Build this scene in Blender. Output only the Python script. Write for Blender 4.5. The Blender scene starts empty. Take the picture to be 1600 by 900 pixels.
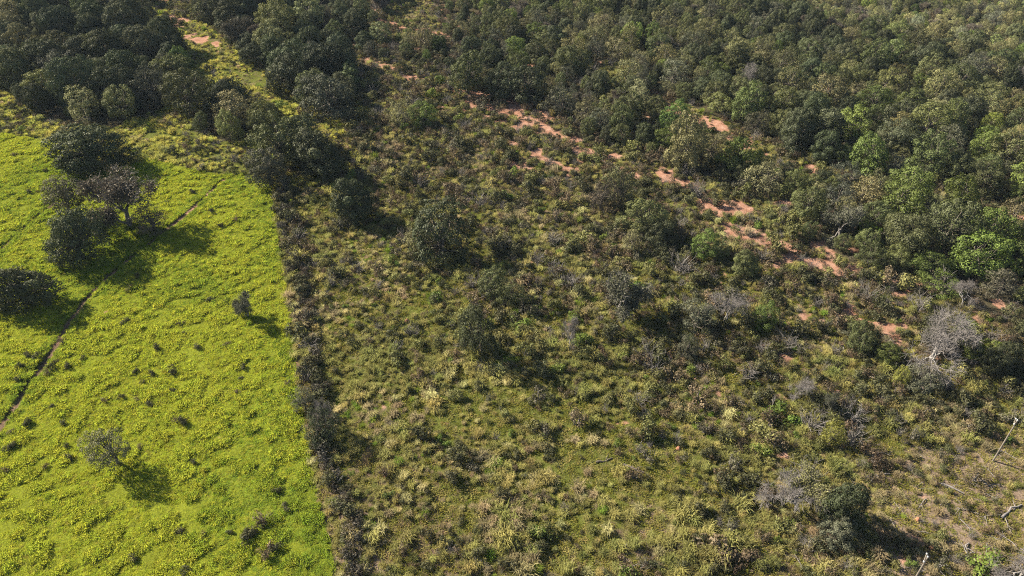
import bpy, math, random
import numpy as np
from mathutils import Vector, Euler

# ------------------------------------------------------------------ camera, sky, sun, exposure
scene = bpy.context.scene
CAM_H, PITCH, HFOV = 85.0, math.radians(37.0), math.radians(70.0)
cam_data = bpy.data.cameras.new("camera")
cam_data.sensor_fit = 'HORIZONTAL'
cam_data.sensor_width = 36.0
cam_data.lens = 18.0 / math.tan(HFOV / 2)
cam_data.clip_start, cam_data.clip_end = 0.5, 20000.0
cam = bpy.data.objects.new("camera", cam_data)
scene.collection.objects.link(cam)
cam.location = (0, 0, CAM_H)
cam.rotation_euler = (math.pi / 2 - PITCH, 0, 0)
scene.camera = cam

SUN_ELEV = math.radians(33.0)
SHADOW_AZ = math.radians(-25.0)          # shadows fall to the right and a little towards the viewer
to_sun = Vector((-math.cos(SHADOW_AZ) * math.cos(SUN_ELEV), -math.sin(SHADOW_AZ) * math.cos(SUN_ELEV), math.sin(SUN_ELEV)))
world = bpy.data.worlds.new("World")
scene.world = world
world.use_nodes = True
wn = world.node_tree
bg = wn.nodes["Background"]
sky = wn.nodes.new("ShaderNodeTexSky")
sky.sky_type = 'NISHITA'
sky.sun_disc = False
sky.sun_elevation = SUN_ELEV
sky.sun_rotation = math.atan2(to_sun.x, to_sun.y)
sky.altitude = 300
wn.links.new(sky.outputs[0], bg.inputs[0])
bg.inputs[1].default_value = 0.05

sun_data = bpy.data.lights.new("sun", 'SUN')
sun_data.energy = 5.0
sun_data.angle = math.radians(0.55)
sun_data.color = (1.0, 0.91, 0.75)
sun = bpy.data.objects.new("sun", sun_data)
scene.collection.objects.link(sun)
sun.rotation_euler = to_sun.to_track_quat('Z', 'Y').to_euler()
sun.location = (-200, 200, 200)

scene.view_settings.view_transform = 'Standard'
scene.view_settings.look = 'None'
scene.view_settings.gamma = 1.0
scene.view_settings.use_curve_mapping = False
scene.view_settings.exposure = 1.68
scene.render.engine = 'CYCLES'
scene.cycles.use_denoising = False
scene.cycles.filter_width = 1.1
scene.cycles.max_bounces = 5
scene.cycles.diffuse_bounces = 1
scene.cycles.glossy_bounces = 1
scene.cycles.transmission_bounces = 3
scene.cycles.caustics_reflective = False
scene.cycles.caustics_refractive = False

# ------------------------------------------------------------------ helpers
rng = np.random.default_rng(11)
random.seed(11)
COL = scene.collection
FPX = 800.0 / math.tan(HFOV / 2)
cP, sP = math.cos(PITCH), math.sin(PITCH)

def vnoise(x, y, s, seed):
    """smooth value noise 0..1 on world coordinates, wavelength about s metres"""
    x = np.asarray(x, float) / s + 1000.0; y = np.asarray(y, float) / s + 1000.0
    ix = np.floor(x).astype(np.int64); iy = np.floor(y).astype(np.int64)
    fx = x - ix; fy = y - iy
    fx = fx * fx * (3 - 2 * fx); fy = fy * fy * (3 - 2 * fy)
    def h(a, b):
        n = (a * 374761393 + b * 668265263 + seed * 974634777) & 0x7fffffff
        n = ((n ^ (n >> 13)) * 1274126177) & 0x7fffffff
        n = ((n ^ (n >> 16)) * 60493) & 0x7fffffff
        return (n & 0xffff) / 65535.0
    return (h(ix, iy) * (1 - fx) * (1 - fy) + h(ix + 1, iy) * fx * (1 - fy)
            + h(ix, iy + 1) * (1 - fx) * fy + h(ix + 1, iy + 1) * fx * fy)

def fbm(x, y, s, seed, o=3):
    v = 0; a = 1; t = 0
    for i in range(o):
        v = v + a * vnoise(x, y, s / 2 ** i, seed + i * 17); t += a; a *= 0.5
    return v / t

def height0(x, y):
    return 2.2 * (fbm(x, y, 90.0, 5, 2) - 0.5) + 0.5 * (vnoise(x, y, 22.0, 9) - 0.5)

def at(px, py):
    """the spot on the ground seen at a place of the 1600 x 900 photograph"""
    px = np.asarray(px, float); py = np.asarray(py, float)
    u = (px - 800) / FPX; v = (450 - py) / FPX
    dy = cP + v * sP; dz = -sP + v * cP
    t = CAM_H / -dz
    for _ in range(3):
        t = (CAM_H - height0(u * t, dy * t)) / -dz
    return u * t, dy * t

def to_px(x, y, z=0.0):
    dz = z - CAM_H
    fw = y * cP - dz * sP; up = y * sP + dz * cP
    fw = np.maximum(fw, 1.0)
    return 800 + FPX * x / fw, 450 - FPX * up / fw, FPX / fw

def world_line(pts):
    p = np.array(pts, float)
    x, y = at(p[:, 0], p[:, 1])
    return np.stack([x, y], 1)

def dist_line(x, y, line):
    d = np.full(np.shape(x), 1e9)
    for a, b in zip(line[:-1], line[1:]):
        ab = b - a; L = (ab ** 2).sum()
        t = np.clip(((x - a[0]) * ab[0] + (y - a[1]) * ab[1]) / L, 0, 1)
        d = np.minimum(d, np.hypot(x - a[0] - t * ab[0], y - a[1] - t * ab[1]))
    return d

def inside(x, y, poly):
    r = np.zeros(np.shape(x), bool)
    n = len(poly)
    for i in range(n):
        x1, y1 = poly[i]; x2, y2 = poly[(i + 1) % n]
        if y1 == y2: continue
        c = ((y1 > y) != (y2 > y)) & (x < (x2 - x1) * (y - y1) / (y2 - y1) + x1)
        r ^= c
    return r

def grid_map(rows, px, py):
    """bilinear lookup in a coarse 16 x 12 table of the area"""
    g = np.array([[float(c) for c in r] for r in rows])
    gx = np.clip(np.asarray(px) / 100 - 0.5, 0, 14.999); gy = np.clip(np.asarray(py) / 75 - 0.5, 0, 10.999)
    ix = gx.astype(int); iy = gy.astype(int); fx = gx - ix; fy = gy - iy
    return (g[iy, ix] * (1 - fx) * (1 - fy) + g[iy, ix + 1] * fx * (1 - fy)
            + g[iy + 1, ix] * (1 - fx) * fy + g[iy + 1, ix + 1] * fx * fy) / 9.0

# ------------------------------------------------------------------ layout of the place (world metres, from the survey points)
PASTURE = world_line([(-500, 150), (-40, 205), (30, 214), (85, 222), (118, 262), (180, 262), (235, 250), (290, 262), (340, 274),
                      (392, 272), (424, 288), (430, 330), (437, 400), (447, 450), (456, 520), (464, 590), (474, 650), (484, 720), (498, 790),
                      (515, 850), (524, 905), (540, 1000), (-900, 1000)])
HEDGE = world_line([(428, 292), (436, 345), (444, 400), (452, 450), (460, 510), (468, 570), (476, 625), (488, 690), (500, 750), (514, 810), (528, 870), (540, 930)])
PATH = world_line([(-60, 745), (0, 668), (30, 622), (62, 575), (95, 525), (125, 478), (160, 440), (200, 405), (240, 375), (290, 335), (330, 298), (350, 280)])
PATH2 = world_line([(-60, 450), (4, 386), (45, 350), (85, 318)])
TRAIL = world_line([(1030, 160), (1080, 182), (1130, 203), (1190, 233), (1250, 255), (1290, 275), (1380, 292), (1440, 308), (1530, 330), (1640, 350)])
CORRIDOR = world_line([(285, 40), (330, 75), (380, 110), (430, 150), (470, 180), (500, 205)])
SANDS = [(world_line(p), w) for p, w in [
    ([(596, 98), (640, 118), (690, 132), (760, 152), (800, 178), (840, 200), (880, 222), (945, 246)], 3.2),
    ([(762, 160), (800, 172), (835, 190)], 5.5),
    ([(690, 150), (760, 195), (830, 240), (880, 262)], 1.6),
    ([(1036, 165), (1080, 182), (1130, 203), (1190, 234)], 2.6), ([(1250, 252), (1278, 272)], 1.8),
    ([(1395, 300), (1470, 314)], 1.6), ([(1570, 335), (1640, 350)], 2.6),
    ([(1036, 272), (1070, 290), (1112, 305), (1128, 330), (1122, 368), (1150, 365), (1200, 378), (1240, 386)], 3.5),
    ([(1075, 284), (1120, 310), (1165, 325)], 3.2), ([(1160, 305), (1162, 330)], 1.2), ([(1128, 370), (1180, 362), (1232, 386), (1285, 395)], 2.8),
    ([(1040, 325), (1055, 335)], 2.0), ([(1228, 404), (1290, 412)], 1.6), ([(1180, 455), (1216, 464)], 1.8),
    ([(1325, 488), (1355, 508), (1396, 524)], 2.2), ([(1458, 553), (1486, 566)], 1.6), ([(1390, 460), (1440, 452)], 1.1), ([(1566, 512), (1580, 518)], 1.0),
    ([(560, 20), (625, 42), (690, 52)], 2.2), ([(745, 72), (805, 100), (850, 104)], 2.2), ([(245, 12), (272, 28), (310, 60), (345, 75)], 2.4),
    ([(480, 40), (520, 56)], 1.6), ([(805, 408), (830, 410)], 1.0), ([(1330, 420), (1400, 418)], 1.2), ([(1190, 540), (1230, 560)], 1.2)]]

def in_pasture(x, y): return inside(x, y, PASTURE)

SAND_D = ["0233344210000000", "0000135642000000", "0000002464201000", "0000001244321000", "0000000012444200", "0000000012334331",
          "0000000001223333", "0000000001222222", "0000000001222222", "0000000000112222", "0000000000011122", "0000001000011123"]
def sand_amount(x, y):
    s = np.zeros(np.shape(x))
    n1 = fbm(x, y, 3.4, 41, 3); n2 = fbm(x, y, 9.0, 43, 2)
    j = 2.8 * (n1 - 0.57) + 0.9 * (n2 - 0.5)
    for ln, w in SANDS:
        d = dist_line(x, y, ln) / (1.5 * w)
        s = np.maximum(s, np.clip(1.0 - d + j, 0, 1) * (d < 1.9))
    a, b, _ = to_px(x, y)
    return np.maximum(s, np.clip(grid_map(SAND_D, a, b) * 1.1 - 0.45 + 2.6 * (n1 - 0.55) + 0.8 * (n2 - 0.5), 0, 1))

def path_dist(x, y): return np.minimum(dist_line(x, y, PATH), 0.55 + dist_line(x, y, PATH2))

def height(x, y):
    h = height0(x, y)
    d = dist_line(x, y, PATH) + 0.35 * (vnoise(x, y, 2.5, 77) - 0.5)
    h = h - 0.34 * np.exp(-(d / 0.5) ** 2) - 0.22 * np.exp(-(dist_line(x, y, PATH2) / 0.6) ** 2)
    return h

def hz(x, y): return float(height(np.array([x]), np.array([y]))[0])

# ------------------------------------------------------------------ materials
def new_mat(name):
    m = bpy.data.materials.new(name); m.use_nodes = True
    nt = m.node_tree; nt.nodes.clear()
    out = nt.nodes.new("ShaderNodeOutputMaterial")
    return m, nt, out

def N(nt, t, **kw):
    n = nt.nodes.new(t)
    for k, v in kw.items():
        if k.startswith('i_'): n.inputs[int(k[2:])].default_value = v
        else: setattr(n, k, v)
    return n

def leaf_material(name, transl, gloss, vary=0.30, lo=0.55, hi=1.5):
    """foliage: colour of the object, varied per clump (tint attribute) and per plant"""
    m, nt, out = new_mat(name); L = nt.links.new
    oi = N(nt, "ShaderNodeObjectInfo")
    ic = N(nt, "ShaderNodeAttribute", attribute_name="icol", attribute_type='INSTANCER')
    at_ = N(nt, "ShaderNodeAttribute", attribute_name="tint")
    hs = N(nt, "ShaderNodeHueSaturation")
    hmap = N(nt, "ShaderNodeMapRange"); hmap.inputs[3].default_value = 0.485; hmap.inputs[4].default_value = 0.515
    L(oi.outputs["Random"], hmap.inputs[0]); L(hmap.outputs[0], hs.inputs[0])
    vmap = N(nt, "ShaderNodeMapRange"); vmap.inputs[3].default_value = 1 - vary; vmap.inputs[4].default_value = 1 + vary
    rr = N(nt, "ShaderNodeMath", operation='FRACT'); mm = N(nt, "ShaderNodeMath", operation='MULTIPLY'); mm.inputs[1].default_value = 7.31
    L(oi.outputs["Random"], mm.inputs[0]); L(mm.outputs[0], rr.inputs[0]); L(rr.outputs[0], vmap.inputs[0])
    mul = N(nt, "ShaderNodeMath", operation='MULTIPLY'); L(vmap.outputs[0], mul.inputs[0])
    tm = N(nt, "ShaderNodeMapRange"); tm.inputs[3].default_value = lo; tm.inputs[4].default_value = hi
    L(at_.outputs["Fac"], tm.inputs[0]); L(tm.outputs[0], mul.inputs[1])
    L(mul.outputs[0], hs.inputs[2]); L(ic.outputs["Color"], hs.inputs[4])
    d = N(nt, "ShaderNodeBsdfDiffuse"); t = N(nt, "ShaderNodeBsdfTranslucent"); g = N(nt, "ShaderNodeBsdfGlossy")
    g.inputs["Roughness"].default_value = 0.55; g.inputs["Color"].default_value = (0.95, 0.95, 0.88, 1)
    L(hs.outputs[0], d.inputs[0])
    th = N(nt, "ShaderNodeHueSaturation"); th.inputs[0].default_value = 0.497; th.inputs[1].default_value = 1.05; th.inputs[2].default_value = 1.25
    L(hs.outputs[0], th.inputs[4]); L(th.outputs[0], t.inputs[0])
    m1 = N(nt, "ShaderNodeMixShader"); m1.inputs[0].default_value = transl; L(d.outputs[0], m1.inputs[1]); L(t.outputs[0], m1.inputs[2])
    m2 = N(nt, "ShaderNodeMixShader"); m2.inputs[0].default_value = gloss; L(m1.outputs[0], m2.inputs[1]); L(g.outputs[0], m2.inputs[2])
    L(m2.outputs[0], out.inputs[0])
    return m

M_LEAF = leaf_material("tree_leaves", 0.12, 0.015)
M_SHRUB = leaf_material("shrub_leaves", 0.16, 0.012)
M_GRASS = leaf_material("grass_blades", 0.36, 0.0, 0.10, 0.72, 1.3)

def bark_material(name, c1, c2, scale=6.0):
    m, nt, out = new_mat(name); L = nt.links.new
    tc = N(nt, "ShaderNodeTexCoord"); mp = N(nt, "ShaderNodeMapping"); mp.inputs["Scale"].default_value = (1, 1, 0.25)
    nz = N(nt, "ShaderNodeTexNoise"); nz.inputs["Scale"].default_value = scale; nz.inputs["Detail"].default_value = 5
    L(tc.outputs["Object"], mp.inputs[0]); L(mp.outputs[0], nz.inputs[0])
    cr = N(nt, "ShaderNodeValToRGB"); cr.color_ramp.elements[0].position = 0.35; cr.color_ramp.elements[1].position = 0.7
    cr.color_ramp.elements[0].color = (*c1, 1); cr.color_ramp.elements[1].color = (*c2, 1)
    L(nz.outputs[0], cr.inputs[0])
    b = N(nt, "ShaderNodeBsdfPrincipled"); b.inputs["Roughness"].default_value = 0.9
    L(cr.outputs[0], b.inputs[0])
    bp = N(nt, "ShaderNodeBump"); bp.inputs[0].default_value = 0.5; L(nz.outputs[0], bp.inputs["Height"]); L(bp.outputs[0], b.inputs["Normal"])
    L(b.outputs[0], out.inputs[0])
    return m

M_BARK = bark_material("brown_bark", (0.05, 0.04, 0.03), (0.14, 0.115, 0.09))
M_DEAD = bark_material("weathered_dead_wood", (0.15, 0.135, 0.12), (0.29, 0.27, 0.25))
M_TWIG = bark_material("grey_twigs", (0.10, 0.088, 0.078), (0.20, 0.18, 0.165))
M_PALE = bark_material("pale_dead_twigs", (0.13, 0.115, 0.105), (0.225, 0.20, 0.185))
M_POLE = bark_material("pole_wood", (0.13, 0.11, 0.085), (0.21, 0.18, 0.145), 3.0)
M_MOUND = bark_material("red_earth", (0.20, 0.085, 0.045), (0.32, 0.15, 0.085), 3.0)

def simple_mat(name, c, rough=0.5, metal=0.0):
    m, nt, out = new_mat(name)
    b = N(nt, "ShaderNodeBsdfPrincipled"); b.inputs[0].default_value = (*c, 1); b.inputs["Roughness"].default_value = rough; b.inputs["Metallic"].default_value = metal
    nz = N(nt, "ShaderNodeTexNoise"); nz.inputs["Scale"].default_value = 14
    cr = N(nt, "ShaderNodeMapRange"); cr.inputs[3].default_value = rough * 0.8; cr.inputs[4].default_value = min(1, rough * 1.2)
    nt.links.new(nz.outputs[0], cr.inputs[0]); nt.links.new(cr.outputs[0], b.inputs["Roughness"])
    nt.links.new(b.outputs[0], out.inputs[0])
    return m
M_PORC = simple_mat("white_porcelain", (0.45, 0.45, 0.43), 0.3)
M_STEEL = simple_mat("galvanised_steel", (0.45, 0.46, 0.47), 0.45, 0.8)

def ground_material():
    m, nt, out = new_mat("ground_soil_and_turf"); L = nt.links.new
    geo = N(nt, "ShaderNodeNewGeometry")
    def noise(s, d=4, r=0.6):
        n = N(nt, "ShaderNodeTexNoise"); n.inputs["Scale"].default_value = s; n.inputs["Detail"].default_value = d; n.inputs["Roughness"].default_value = r
        L(geo.outputs["Position"], n.inputs["Vector"]); return n.outputs[0]
    def ramp(f, *stops):
        c = N(nt, "ShaderNodeValToRGB"); e = c.color_ramp.elements
        while len(e) < len(stops): e.new(0.5)
        for k, (p, col) in enumerate(stops): e[k].position = p; e[k].color = (*col, 1)
        L(f, c.inputs[0]); return c.outputs[0]
    def mix(f, a, b):
        x = N(nt, "ShaderNodeMix", data_type='RGBA'); L(f, x.inputs[0]); L(a, x.inputs[6]); L(b, x.inputs[7]); return x.outputs[2]
    def attr(n):
        return N(nt, "ShaderNodeAttribute", attribute_name=n).outputs["Fac"]
    def mask(a, n, soft=0.18, amp=0.6):
        """a mask broken up by noise: 0..1"""
        s = N(nt, "ShaderNodeMath", operation='SUBTRACT'); L(n, s.inputs[0]); s.inputs[1].default_value = 0.5
        k = N(nt, "ShaderNodeMath", operation='MULTIPLY_ADD'); L(s.outputs[0], k.inputs[0]); k.inputs[1].default_value = amp; L(a, k.inputs[2])
        r = N(nt, "ShaderNodeMapRange", interpolation_type='SMOOTHSTEP'); L(k.outputs[0], r.inputs[0]); r.inputs[1].default_value = 0.5 - soft; r.inputs[2].default_value = 0.5 + soft
        return r.outputs[0]
    nA, nB, nC, nD = noise(0.09), noise(0.6, 5), noise(3.0, 5), noise(14.0, 4)
    turf = ramp(nC, (0.30, (0.055, 0.062, 0.014)), (0.55, (0.095, 0.105, 0.022)), (0.78, (0.14, 0.145, 0.045)))
    soil = ramp(nC, (0.30, (0.075, 0.050, 0.033)), (0.6, (0.14, 0.095, 0.065)), (0.8, (0.22, 0.15, 0.105)))
    straw = ramp(nC, (0.25, (0.10, 0.070, 0.048)), (0.5, (0.19, 0.14, 0.10)), (0.8, (0.29, 0.235, 0.175)))
    past = ramp(nC, (0.25, (0.080, 0.090, 0.011)), (0.55, (0.155, 0.175, 0.018)), (0.8, (0.25, 0.27, 0.030)))
    sand = ramp(nB, (0.30, (0.21, 0.100, 0.062)), (0.5, (0.30, 0.165, 0.112)), (0.75, (0.38, 0.24, 0.18)))
    litter = ramp(nC, (0.30, (0.035, 0.03, 0.018)), (0.6, (0.07, 0.06, 0.035)), (0.8, (0.12, 0.10, 0.06)))
    c = mix(mask(attr("bare"), nB, 0.2, 1.1), turf, soil)
    c = mix(mask(attr("straw"), nB, 0.25, 0.9), c, straw)
    c = mix(attr("pasture"), c, past)
    c = mix(mask(attr("forest"), nB, 0.25, 0.5), c, litter)
    c = mix(mask(attr("sand"), nB, 0.12, 0.9), c, sand)
    b = N(nt, "ShaderNodeBsdfDiffuse"); L(c, b.inputs[0])
    bp = N(nt, "ShaderNodeBump"); bp.inputs[0].default_value = 0.9; bp.inputs[1].default_value = 0.12
    ad = N(nt, "ShaderNodeMath", operation='ADD'); L(nC, ad.inputs[0]); L(nD, ad.inputs[1])
    L(ad.outputs[0], bp.inputs["Height"]); L(bp.outputs[0], b.inputs["Normal"])
    L(b.outputs[0], out.inputs[0])
    return m

# ------------------------------------------------------------------ mesh building
def mesh_np(name, V, F, mats, tint=None, fmat=None, smooth=False):
    """V (n,3); F list of arrays (m,k) of faces with k corners"""
    me = bpy.data.meshes.new(name)
    V = np.ascontiguousarray(V, np.float32)
    me.vertices.add(len(V)); me.vertices.foreach_set("co", V.ravel())
    loops = np.concatenate([f.ravel() for f in F]).astype(np.int32)
    tot = np.concatenate([np.full(len(f), f.shape[1]) for f in F]).astype(np.int32)
    me.loops.add(len(loops)); me.loops.foreach_set("vertex_index", loops)
    me.polygons.add(len(tot))
    me.polygons.foreach_set("loop_start", np.concatenate([[0], np.cumsum(tot)[:-1]]).astype(np.int32))
    me.polygons.foreach_set("loop_total", tot)
    for m in mats: me.materials.append(m)
    if fmat is not None: me.polygons.foreach_set("material_index", np.asarray(fmat, np.int32))
    if smooth: me.polygons.foreach_set("use_smooth", np.ones(len(tot), bool))
    if tint is not None:
        a = me.attributes.new("tint", 'FLOAT', 'POINT'); a.data.foreach_set("value", np.asarray(tint, np.float32))
    me.update(calc_edges=True)
    return me

def unit(v): return v / np.maximum(np.linalg.norm(v, axis=-1, keepdims=True), 1e-9)

def leaf_quads(P, Nrm, length, width, r):
    """one pointed leaf spray (a bent diamond) at each point"""
    n = len(P)
    t = unit(np.cross(Nrm, r.normal(size=(n, 3)))); b = np.cross(Nrm, t)
    l = (length * r.uniform(0.6, 1.35, n))[:, None]; w = (width * r.uniform(0.6, 1.3, n))[:, None]
    V = np.stack([P - t * l / 2, P + b * w / 2 + Nrm * l * 0.12, P + t * l / 2, P - b * w / 2 + Nrm * l * 0.12], 1).reshape(-1, 3)
    return V, np.arange(4 * n).reshape(n, 4)

class Tubes:
    def __init__(s): s.V = []; s.F = []; s.n = 0
    def tube(s, pts, rad, k=5):
        pts = np.asarray(pts, float); m = len(pts)
        d = unit(np.gradient(pts, axis=0))
        ref = np.where(np.abs(d[:, 2:3]) < 0.9, np.array([[0, 0, 1.0]]), np.array([[1.0, 0, 0]]))
        u = unit(np.cross(d, ref)); v = np.cross(d, u)
        a = np.arange(k) * 2 * math.pi / k
        R = np.asarray(rad, float)[:, None, None]
        V = pts[:, None] + R * (np.cos(a)[None, :, None] * u[:, None] + np.sin(a)[None, :, None] * v[:, None])
        s.V.append(V.reshape(-1, 3))
        i = np.arange(m - 1)[:, None] * k + np.arange(k)[None]
        j = np.arange(m - 1)[:, None] * k + (np.arange(k)[None] + 1) % k
        s.F.append(np.stack([i, j, j + k, i + k], -1).reshape(-1, 4) + s.n)
        s.n += m * k
    def mesh(s, name, mats): return mesh_np(name, np.concatenate(s.V), [np.concatenate(s.F)], mats, smooth=True)

def bent(a, b, r, bow=0.12, m=5):
    a = np.asarray(a, float); b = np.asarray(b, float)
    t = np.linspace(0, 1, m)[:, None]
    L = np.linalg.norm(b - a)
    o = r.normal(size=3) * L * bow
    p = a + (b - a) * t + o * (4 * t * (1 - t)) * 0.5
    p[1:-1] += r.normal(size=(m - 2, 3)) * L * 0.03
    return p

def crown_protos(seed, form):
    """returns (crown mesh, trunk mesh) of a tree 10 m across: form tunes height, clearance, density"""
    r = np.random.default_rng(seed)
    R = 5.0
    Ht, clear, nl, dens, leaf, low = form
    hgt = Ht - clear
    bumps = unit(r.normal(size=(10, 3))); amp = r.uniform(-0.5, 0.4, 10)
    off = r.normal(size=2) * 0.8
    P = []; Nn = []; T = []; cen = []
    tries = 0
    while len(cen) < nl and tries < nl * 14:
        tries += 1
        h = r.uniform(0.04, 1.0); a = r.uniform(0, 2 * math.pi)
        prof = math.sqrt(max(0, 1 - ((h - 0.35) / 0.65) ** 2)) if h > 0.35 else low + (1 - low) * (h / 0.35)
        d = unit(np.array([math.cos(a) * prof, math.sin(a) * prof, (h - 0.35) * 1.4]))
        f = r.uniform(0.68, 0.95) if r.random() < 0.88 else r.uniform(0.1, 0.5)
        k = 1 + (amp * np.exp(-7 * (1 - bumps @ d))).sum()
        hc = 0.06 + h * 0.86
        c = np.array([math.cos(a) * prof * R * f * k * 0.86 + off[0] * h, math.sin(a) * prof * R * f * k * 0.86 + off[1] * h, clear + hgt * (0.35 + (hc - 0.35) * (0.6 + 0.4 * k) * (0.82 + 0.18 * f))])
        lr = R * r.uniform(0.13, 0.34) * (1.0 - 0.2 * h)
        if any(np.linalg.norm(c - o[0]) < (0.56 if clear < 0 else 0.64) * (lr + o[1]) for o in cen): continue
        cen.append((c, lr, d))
    for c, lr, d in cen:
        n = int(dens * lr * lr)
        q = unit(r.normal(size=(n, 3)) + 0.6 * d + np.array([0, 0, 0.3]))
        rad = lr * (0.62 + 0.46 * r.random(n) ** 0.5)[:, None] * (1 + 0.22 * np.sin(q @ (r.normal(size=3) * 4.5) + r.uniform(0, 6)))[:, None]
        P.append(c + q * rad * np.array([1.08, 1.08, 0.86]))
        Nn.append(unit(q + r.normal(size=(n, 3)) * 0.36 + np.array([0, 0, 0.1])))
        T.append(np.clip(r.uniform(0.2, 0.8) + r.normal(size=n) * 0.13, 0, 1))
    P = np.concatenate(P); Nn = np.concatenate(Nn); T = np.concatenate(T)
    P[:, 2] = np.maximum(P[:, 2], 0.12 + 0.5 * r.random(len(P)))
    V, F = leaf_quads(P, Nn, leaf, leaf * 0.62, r)
    crown = mesh_np("crown", V, [F], [M_LEAF], np.repeat(T, 4))
    tb = Tubes()
    top = np.array([off[0] * 0.5, off[1] * 0.5, clear + hgt * 0.7])
    fork = np.array([r.normal() * 0.2, r.normal() * 0.2, max(clear * 0.8, Ht * 0.14)])
    base_r = 0.30 + 0.010 * Ht
    tb.tube(bent((0, 0, -0.5), fork, r, 0.06, 5), np.linspace(base_r * 1.25, base_r * 0.85, 5), 7)
    tb.tube(bent(fork, top, r, 0.1, 5), np.linspace(base_r * 0.8, 0.08, 5), 6)
    for c, lr, d in cen[::2]:
        tb.tube(bent(fork + (top - fork) * r.uniform(0, 0.6), c, r, 0.16, 5), np.linspace(base_r * 0.42, 0.04, 5), 4)
    return crown, tb.mesh("trunk", [M_BARK])

def bare_protos(seed, Ht, spread, depth, mat, lean=0.0, twig=True):
    """a leafless tree about 10 m across: (trunk mesh with main limbs, branch mesh or None, tip points)"""
    r = np.random.default_rng(seed)
    A = Tubes(); B = Tubes() if twig else A
    tips = []
    def grow(p, d, L, rad, lev):
        m = 4
        pts = bent(p, p + d * L, r, 0.2, m)
        (A if lev < 3 else B).tube(pts, np.linspace(rad, rad * 0.66, m), 6 if lev == 0 else (4 if lev < 3 else 3))
        if lev >= depth: tips.append((pts, d)); return
        for k in range(r.integers(2, 4) if lev else r.integers(3, 5)):
            a = unit(d + r.normal(size=3) * spread + np.array([0, 0, 0.12]))
            s = pts[-1] if k < 2 else pts[r.integers(1, m)]
            grow(s, a, L * r.uniform(0.62, 0.88), rad * r.uniform(0.48, 0.64), lev + 1)
    grow(np.array([0, 0, -0.3]), unit(np.array([lean, lean * 0.3, 1.0])), Ht * 0.24, 0.26, 0)
    if twig:
        for pts, d in tips:
            for _ in range(5):
                s = pts[r.integers(1, len(pts))]
                B.tube(np.stack([s, s + unit(d + r.normal(size=3) * 0.9) * r.uniform(0.4, 1.1)]), [0.018, 0.012], 3)
    allp = np.concatenate(A.V + (B.V if twig else [])); w = np.percentile(np.abs(allp[:, :2]), 98); hgt = allp[:, 2].max()
    k3 = np.array([5.0 / w, 5.0 / w, Ht / hgt])
    for T_ in ((A, B) if twig else (A,)): T_.V = [v * k3 for v in T_.V]
    pts = np.concatenate([t[0] for t in tips]) * k3
    return A.mesh("trunk", [mat]), (B.mesh("branches", [M_PALE if mat is M_DEAD else M_TWIG]) if twig else None), pts

def sparse_leaves(seed, pts, n, leaf):
    r = np.random.default_rng(seed)
    P = pts[r.integers(0, len(pts), n)] + r.normal(size=(n, 3)) * 0.5
    V, F = leaf_quads(P, unit(r.normal(size=(n, 3)) + np.array([0, 0, 0.4])), leaf, leaf * 0.6, r)
    return mesh_np("crown", V, [F], [M_LEAF], np.repeat(np.clip(r.normal(0.5, 0.2, n), 0, 1), 4))

def shrub_proto(seed, n, leaf, hgt, openness, mat=None):
    """a bush 2 m across: uneven dome of leaf sprays on several stems"""
    r = np.random.default_rng(seed)
    k = r.integers(6, 11)
    P = []; Nn = []; T = []
    cs = []
    for _ in range(k):
        a = r.uniform(0, 2 * math.pi); rr = r.uniform(0.05, 0.72)
        c = np.array([math.cos(a) * rr, math.sin(a) * rr, hgt * r.uniform(0.3, 0.8) * (1 - 0.45 * rr)]); cs.append(c)
        lr = r.uniform(0.24, 0.46)
        m = n // k
        q = unit(r.normal(size=(m, 3)) + np.array([0, 0, 0.35]))
        P.append(c + q * lr * (r.uniform(0.35, 1.1, m) ** openness)[:, None] * np.array([1, 1, 0.9]))
        Nn.append(unit(q + r.normal(size=(m, 3)) * 0.42 + np.array([0, 0, 0.15])))
        T.append(np.clip(r.uniform(0.2, 0.75) + r.normal(size=m) * 0.16, 0, 1))
    P = np.concatenate(P); Nn = np.concatenate(Nn); T = np.concatenate(T)
    P[:, 2] = np.abs(P[:, 2]) + 0.03
    V, F = leaf_quads(P, Nn, leaf, leaf * 0.55, r)
    fol = mesh_np("foliage", V, [F], [mat or M_SHRUB], np.repeat(T, 4))
    tb = Tubes()
    for c in cs:
        tb.tube(bent((r.normal() * 0.05, r.normal() * 0.05, -0.1), c * np.array([1, 1, 1.25]), r, 0.2, 4), np.linspace(0.045, 0.012, 4), 4)
    return fol, tb.mesh("stems", [M_TWIG])

def twiggy_proto(seed, n, hgt):
    """a leafless thicket 2 m across: many thin upright grey stems"""
    r = np.random.default_rng(seed); tb = Tubes()
    for _ in range(n):
        a = r.uniform(0, 2 * math.pi); s = np.array([r.normal() * 0.15, r.normal() * 0.15, -0.05])
        e = np.array([math.cos(a), math.sin(a), 0]) * r.uniform(0.2, 1.05) + np.array([0, 0, hgt * r.uniform(0.5, 1.0)])
        p = bent(s, e, r, 0.25, 4)
        tb.tube(p, np.linspace(0.026, 0.01, 4), 3)
        for _ in range(2):
            q = p[r.integers(1, 4)]
            tb.tube(np.stack([q, q + unit(e - s + r.normal(size=3) * 0.9) * r.uniform(0.2, 0.5)]), [0.014, 0.008], 3)
    return tb.mesh("stems", [M_TWIG])

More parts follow.
